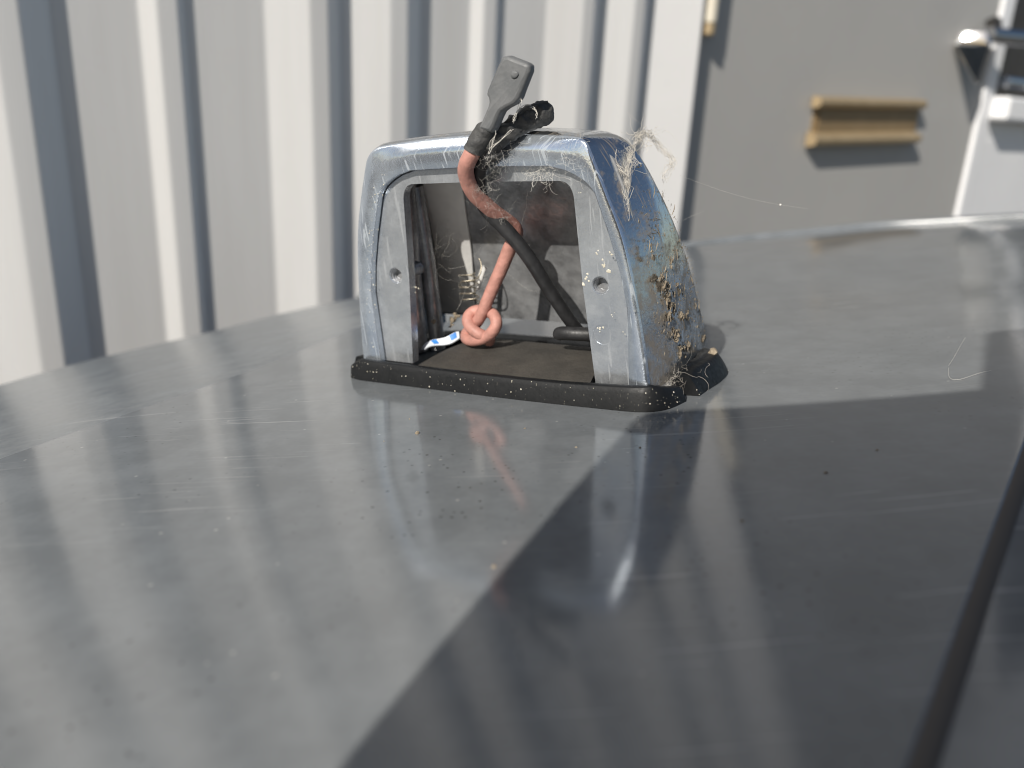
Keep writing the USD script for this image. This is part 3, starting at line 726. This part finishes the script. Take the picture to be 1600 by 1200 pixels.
single('dried_dirt', dm, M['dirt'], False, 'brown clods and flakes of dried dirt clinging to the right flank of the chrome housing', 'dirt', kind='stuff')

sp_ = []
for i in range(150):                                                                             # on the gasket's front lip
    j = int(rng.integers(2, 86)); t = rng.random(); n_ = o1[j]
    foot = rest(np.array([[p1[j, 0] + n_[0] * 2.6 * (1 - .58 * t), p1[j, 1] + n_[1] * 2.6 * (1 - .58 * t), 0]]), -.1)[0] + HR[:, 2] * (.08 + .85 * t) * h1[j]
    r = .04 + .15 * rng.random() ** 4
    m = blob((0, 0, 0), r, i, 1, .4); m.vertices = HL(foot) + m.vertices * [1, .6, 1]; sp_.append(m)
for i in range(90):                                                                              # on the left leg and the flange
    v_ = 2 + 46 * rng.random(); u_ = -(float(uF(v_)) - .8 - 3.6 * rng.random()); r = .06 + .14 * rng.random() ** 3
    m = blob((0, 0, 0), r, i, 1, .3); m.vertices = np.array([u_, -.2, v_]) + m.vertices * [1, .5, 1]; sp_.append(m)
for px, py, r in ((915, 428, .5), (918, 436, .6), (945, 415, .9), (950, 424, .8), (933, 395, .5), (912, 444, .8), (943, 408, .5), (955, 398, .6), (940, 515, .5), (935, 512, .4), (958, 492, .35), (975, 520, .3), (648, 448, .7), (650, 453, .6), (875, 262, .3), (905, 300, .3)):
    for j in range(3):
        m = blob((0, 0, 0), r * .62 * (.3 + .5 * rng.random()), px + j, 1, .7); m.vertices = sight(px + rng.normal() * 2, py + rng.normal() * 2, (2.15 if px < 951 else .0) if px > 700 else 4.5) + m.vertices * [1, .22, 1]; sp_.append(m)
for i in range(45):
    j = int(rng.integers(0, 34)); t = rng.random(); r = .04 + .14 * rng.random() ** 3
    foot = rest(np.array([[p2[j, 0] + o2[j, 0] * w2[j] * (1 - .6 * t), p2[j, 1] + o2[j, 1] * w2[j] * (1 - .6 * t), 0]]))[0] + HR[:, 2] * (.06 + .85 * t) * h2[j]
    m = blob((0, 0, 0), r, i, 1, .25); m.vertices = HL(foot) + m.vertices; sp_.append(m)
sm_ = join(sp_); sm_.vertices = H(sm_.vertices)
single('paint_flecks', sm_, M['speck'], True, 'pale specks spattered over the black gasket and chrome frame', 'flecks', kind='stuff')

gr = []
for px, py, r in ((652, 678, .45), (772, 887, .3), (1160, 815, .3), (900, 700, .25), (1290, 740, .3), (1370, 705, .3), (600, 690, .15), (640, 655, .15), (820, 670, .2), (1000, 700, .2)):
    P0_ = on_deck(px, py); gr.append(blob(W(P0_ + [0, 0, r * .3]), r / 1000, px, 1, .5))
single('grit', join(gr), M['dirt'], False, 'a few tiny crumbs of grit on the boot lid', 'grit', kind='stuff')


def strand(pts, r, n=30, jit=.15, seed=0):
    g_ = np.random.default_rng(seed); p = curve(pts, n)
    k = g_.normal(size=(max(n // 4, 3), 3)) * jit
    wob = np.stack([np.interp(np.linspace(0, 1, n), np.linspace(0, 1, len(k)), k[:, i]) for i in range(3)], 1)
    return tube(p + wob, r * .6, 4, False)


def cobweb(name, label, strands, material):
    m = join(strands); m.vertices = H(m.vertices)
    return single(name, m, material, False, label, 'cobweb')


def tangle(c, spread, n, r, seed, length=1.0):
    g_ = np.random.default_rng(seed); out = []
    for i in range(n):
        p0 = np.asarray(c) + g_.normal(size=3) * spread; pts = [p0]; d = g_.normal(size=3); d /= np.linalg.norm(d)
        for j in range(4):
            d = d * .6 + g_.normal(size=3) * .6; pts.append(pts[-1] + d * length * .6)
        out.append(tube(curve(pts, 14), r * .55 * (.5 + g_.random()), 4, False))
    return out


# woolly strand down the top right corner
main = [(1018, 208, 20), (1003, 216, 17), (988, 232, 12), (982, 256, 8), (980, 290, 6), (977, 330, 4.5), (974, 362, 3.0)]
st = []
for i in range(30):
    g_ = np.random.default_rng(100 + i); pts = S3(main) + g_.normal(size=(len(main), 3)) * [.35, .3, .3]
    cut = g_.integers(0, 3); st.append(strand(pts[cut:], .022 + .05 * g_.random() ** 2, 60, .42, i))
hook = [(995, 214, 16), (1010, 208, 19), (1025, 222, 21), (1040, 238, 22), (1050, 250, 22), (1046, 264, 21), (1036, 280, 20)]
for i in range(26):
    g_ = np.random.default_rng(200 + i); pts = S3(hook) + g_.normal(size=(len(hook), 3)) * [.3, .4, .3]
    a0 = g_.integers(0, 2); st.append(strand(pts[a0:len(hook) - g_.integers(0, 2)], .02 + .05 * g_.random() ** 2, 60, .40, 40 + i))
for i in range(8):
    g_ = np.random.default_rng(300 + i); pts = S3([(958, 228, 8), (962, 240, 7), (958, 252, 6), (968, 262, 5.5), (978, 275, 5)]) + g_.normal(size=(5, 3)) * .3
    st.append(strand(pts, .04 + .05 * g_.random(), 30, .2, 70 + i))
st += tangle(sight(1005, 214, 18), (1.6, 1.0, .7), 40, .05, 9, 1.6) + tangle(sight(983, 245, 10), (.7, .7, 1.6), 30, .045, 10, 1.4)
cobweb('cobweb', 'woolly grey cobweb rope hooked over the top right corner of the chrome housing', st, M['fluff'])
# fine threads over the wire and tape
st = []
for i, pts in enumerate(([(806, 148, -6), (812, 160, -5), (806, 178, -4), (803, 190, -4)], [(806, 148, -6.5), (813, 155, -6), (814, 160, -6)], [(803, 192, -4), (805, 182, -5), (812, 170, -4), (828, 166, -2)], [(830, 166, -2), (838, 174, -2), (838, 185, -2)],
                            [(800, 202, -4), (786, 216, -5), (768, 232, -6)], [(776, 205, -6), (768, 226, -6), (764, 240, -6.5)])):
    for j in range(3):
        st.append(strand(S3(pts) + np.random.default_rng(i * 9 + j).normal(size=(len(pts), 3)) * .15, .05 + .05 * (j == 0), 24, .1, i * 7 + j))
cobweb('cobweb', 'pale threads strung between the grey plug and the torn tape', st, M['web'])
st = tangle(sight(765, 245, -4.5), (1.1, .6, 1.6), 34, .022, 21, 1.8) + tangle(sight(790, 250, -1.5), (1.6, .5, 1.8), 30, .018, 22, 1.8) + tangle(sight(760, 285, -3), (.8, .5, 1.2), 20, .018, 23, 1.5)
st += [strand(S3([(783, 232, -3), (787, 250, -3), (789, 270, -2)]), .03, 20, .1, 5), strand(S3([(775, 322, 2), (786, 345, 4), (790, 365, 6)]), .02, 20, .2, 6), strand(S3([(824, 300, 4), (822, 322, 8), (815, 350, 10)]), .02, 20, .2, 7)]
st += tangle(sight(762, 318, .5), (1.0, .6, 1.0), 34, .016, 24, 1.2) + tangle(sight(784, 338, 4.5), (1.2, .6, .8), 26, .014, 25, 1.2) + tangle(sight(738, 300, -3.2), (.7, .4, 1.2), 24, .016, 26, 1.2)
cobweb('cobweb', 'fine cobweb clinging round the pink wire under the housing top edge', st, M['web'])
st = tangle(sight(838, 274, 1.0), (1.8, .3, .6), 46, .035, 31, 1.3) + tangle(sight(856, 262, .2), (1.5, .3, 1.0), 24, .03, 32, 1.5) + tangle(sight(890, 240, -.2), (1.6, .3, 1.2), 26, .022, 33, 1.8) + tangle(sight(903, 258, -.3), (1.4, .25, 1.2), 24, .02, 34, 1.8)
cobweb('cobweb', 'cobweb lint stuck to the top right of the lamp opening frame', st, M['web'])
A_, B_ = sight(1062, 274, 26), sight(1262, 326, 60)
th_ = np.linspace(0, 1, 40)[:, None]; pl = A_ * (1 - th_) + B_ * th_; pl[:, 2] -= 1.2 * np.sin(np.pi * th_[:, 0])
st = [tube(pl, .022, 4, False), blob(pl[30], (.28, .28, .28), 4, 1, .3)] + [blob(pl[j], (.05, .05, .05), j, 1, .3) for j in (5, 9, 13, 16, 22, 25)]
st.append(strand([sight(1066, 345, 30), sight(1080, 338, 32), sight(1100, 329, 36)], .018, 20, .1, 3))
cobweb('cobweb', 'single fine thread drifting right from the chrome housing across the door', st, M['web'])
st = tangle(sight(1062, 590, 13), (2.2, 2.0, .8), 34, .026, 41, 2.0) + tangle(sight(1045, 600, 8), (1.2, 1.2, .6), 24, .03, 42, 1.6)
cobweb('cobweb', 'dusty web filling the split in the gasket at the right corner', st, M['fluff'])
st = tangle(sight(745, 440, 18), (2.4, 1.5, 3.0), 18, .018, 51, 3.0) + tangle(sight(690, 400, 14), (2.5, 2, 5.0), 14, .014, 52, 3.0)
cobweb('cobweb', 'faint cobweb inside the lamp opening around the spring contact', st, M['web'])
dk = [on_deck(*p) + np.array([0, 0, .25]) for p in ((1508, 529), (1495, 552), (1482, 573))]; dk2 = [on_deck(*p) + np.array([0, 0, .25]) for p in ((1482, 576), (1498, 595), (1520, 588), (1548, 581))]
m = join([strand(np.array(dk), .05, 20, .05, 1), strand(np.array(dk2), .05, 20, .05, 2)]); m.vertices = W(m.vertices)
single('cobweb', m, M['web'], False, 'short thread lying on the boot lid at the far right', 'cobweb')

# ---------------------------------------------------------------- the photographer's camera, at the point of view; its shadow falls across the boot lid
cmr = Thing('bridge_camera', 'black bridge camera whose shadow covers the right of the boot lid', 'camera', W((-20, -45, -38)))
tilt = Rotation.from_euler('y', -9, degrees=True).as_matrix()


def rounded(lo, hi, r, rot=None, about=(0, 0, 0)):
    lo, hi = np.asarray(lo, float), np.asarray(hi, float); s = manifold3d.Manifold.sphere(r, 20)
    m = from_manifold(manifold3d.Manifold.batch_hull([s.translate(tuple(np.where([x, y, z], hi - r, lo + r))) for x in (0, 1) for y in (0, 1) for z in (0, 1)]))
    if rot is not None:
        m.vertices = (m.vertices - about) @ rot.T + about
    m.vertices = W(m.vertices)
    return m


body = rounded((-64, -62, -40), (62, -32, 86), 4)
v = body.vertices.copy(); mm = (v - [0, 0, EYE]) * 1000
mm[:, 0] += np.where(mm[:, 0] < -20, -(mm[:, 2] - 0) * .20 - 3, 0)                 # left side leans outwards to the top
mm[:, 2] += np.where(mm[:, 2] > 60, (mm[:, 0] + 70) * .10 + 7, 0)
body.vertices = W(mm)
cmr.part('body', body, M['camera_body'], 40)
an = np.linspace(0, 2 * np.pi, 40, endpoint=False)
for y0, y1, r in ((-33, -16, 27), (-17, -6, 22)):
    rr = [(y0, r), (y1 - 1, r), (y1, r - 1), (y1, r - 4), (y1 - 3, r - 6), (y1 - 3, .01)]
    Pt = np.stack([np.stack([q * np.cos(an), np.full(40, y), q * np.sin(an)], 1) for y, q in rr])
    m = grid(Pt, True); m.vertices = W(m.vertices); cmr.part('lens_barrel', m, M['camera_body'], 40)
cmr.part('flash_hood', rounded((-14, -60, 80), (60, -34, 140), 4), M['camera_body'], 40)

# hand and sleeve round the camera's right-hand grip
def chain(js):
    parts_ = []
    for (a, ra), (b, rb) in zip(js, js[1:]):
        parts_.append(manifold3d.Manifold.batch_hull([manifold3d.Manifold.sphere(ra, 14).translate(a), manifold3d.Manifold.sphere(rb, 14).translate(b)]))
    return parts_


hand = []
palm = [(84, -88, 52), (88, -84, 30), (88, -80, 8), (86, -80, -14), (92, -112, 22), (92, -112, -6)]
hand.append(manifold3d.Manifold.batch_hull([manifold3d.Manifold.sphere(11, 14).translate(p) for p in palm]))
for z, ln in ((54, 1.0), (32, 1.06), (10, 1.0), (-12, .84)):
    hand += chain([((86, -84, z), 9), ((84, -50, z - 2), 8.6), ((74, -26 - 2 * ln, z - 3), 7.8), ((56 - 6 * ln, -22, z - 4), 7.0)])
hand += chain([((88, -104, 6), 11), ((72, -104, 34), 9.6), ((48, -76, 44), 8.4), ((32, -72, 48), 7.2)])
hand += chain([((92, -110, 8), 21), ((104, -150, -14), 24), ((112, -190, -34), 27)])
hm = from_manifold(manifold3d.Manifold.batch_boolean(hand, manifold3d.OpType.Add).refine_to_length(5))
hm = trimesh.Trimesh(hm.vertices, hm.faces, process=True); trimesh.smoothing.filter_taubin(hm, iterations=8)
hm.vertices = W(hm.vertices)
person = Thing('person', 'hand and dark blue sleeve holding the camera from its right side', 'person', W((100, -150, -60)))
pp_ = person.part('hand', hm, M['skin'], True)
sl = curve([(104, -158, -16), (114, -205, -40), (128, -290, -95), (140, -380, -150)], 40)
person.part('sleeve', tube(W(sl), np.interp(np.linspace(0, 1, 40), [0, .05, .4, 1], [.030, .035, .044, .056]), 28, rough=.004, seed=4), M['sleeve'], True)
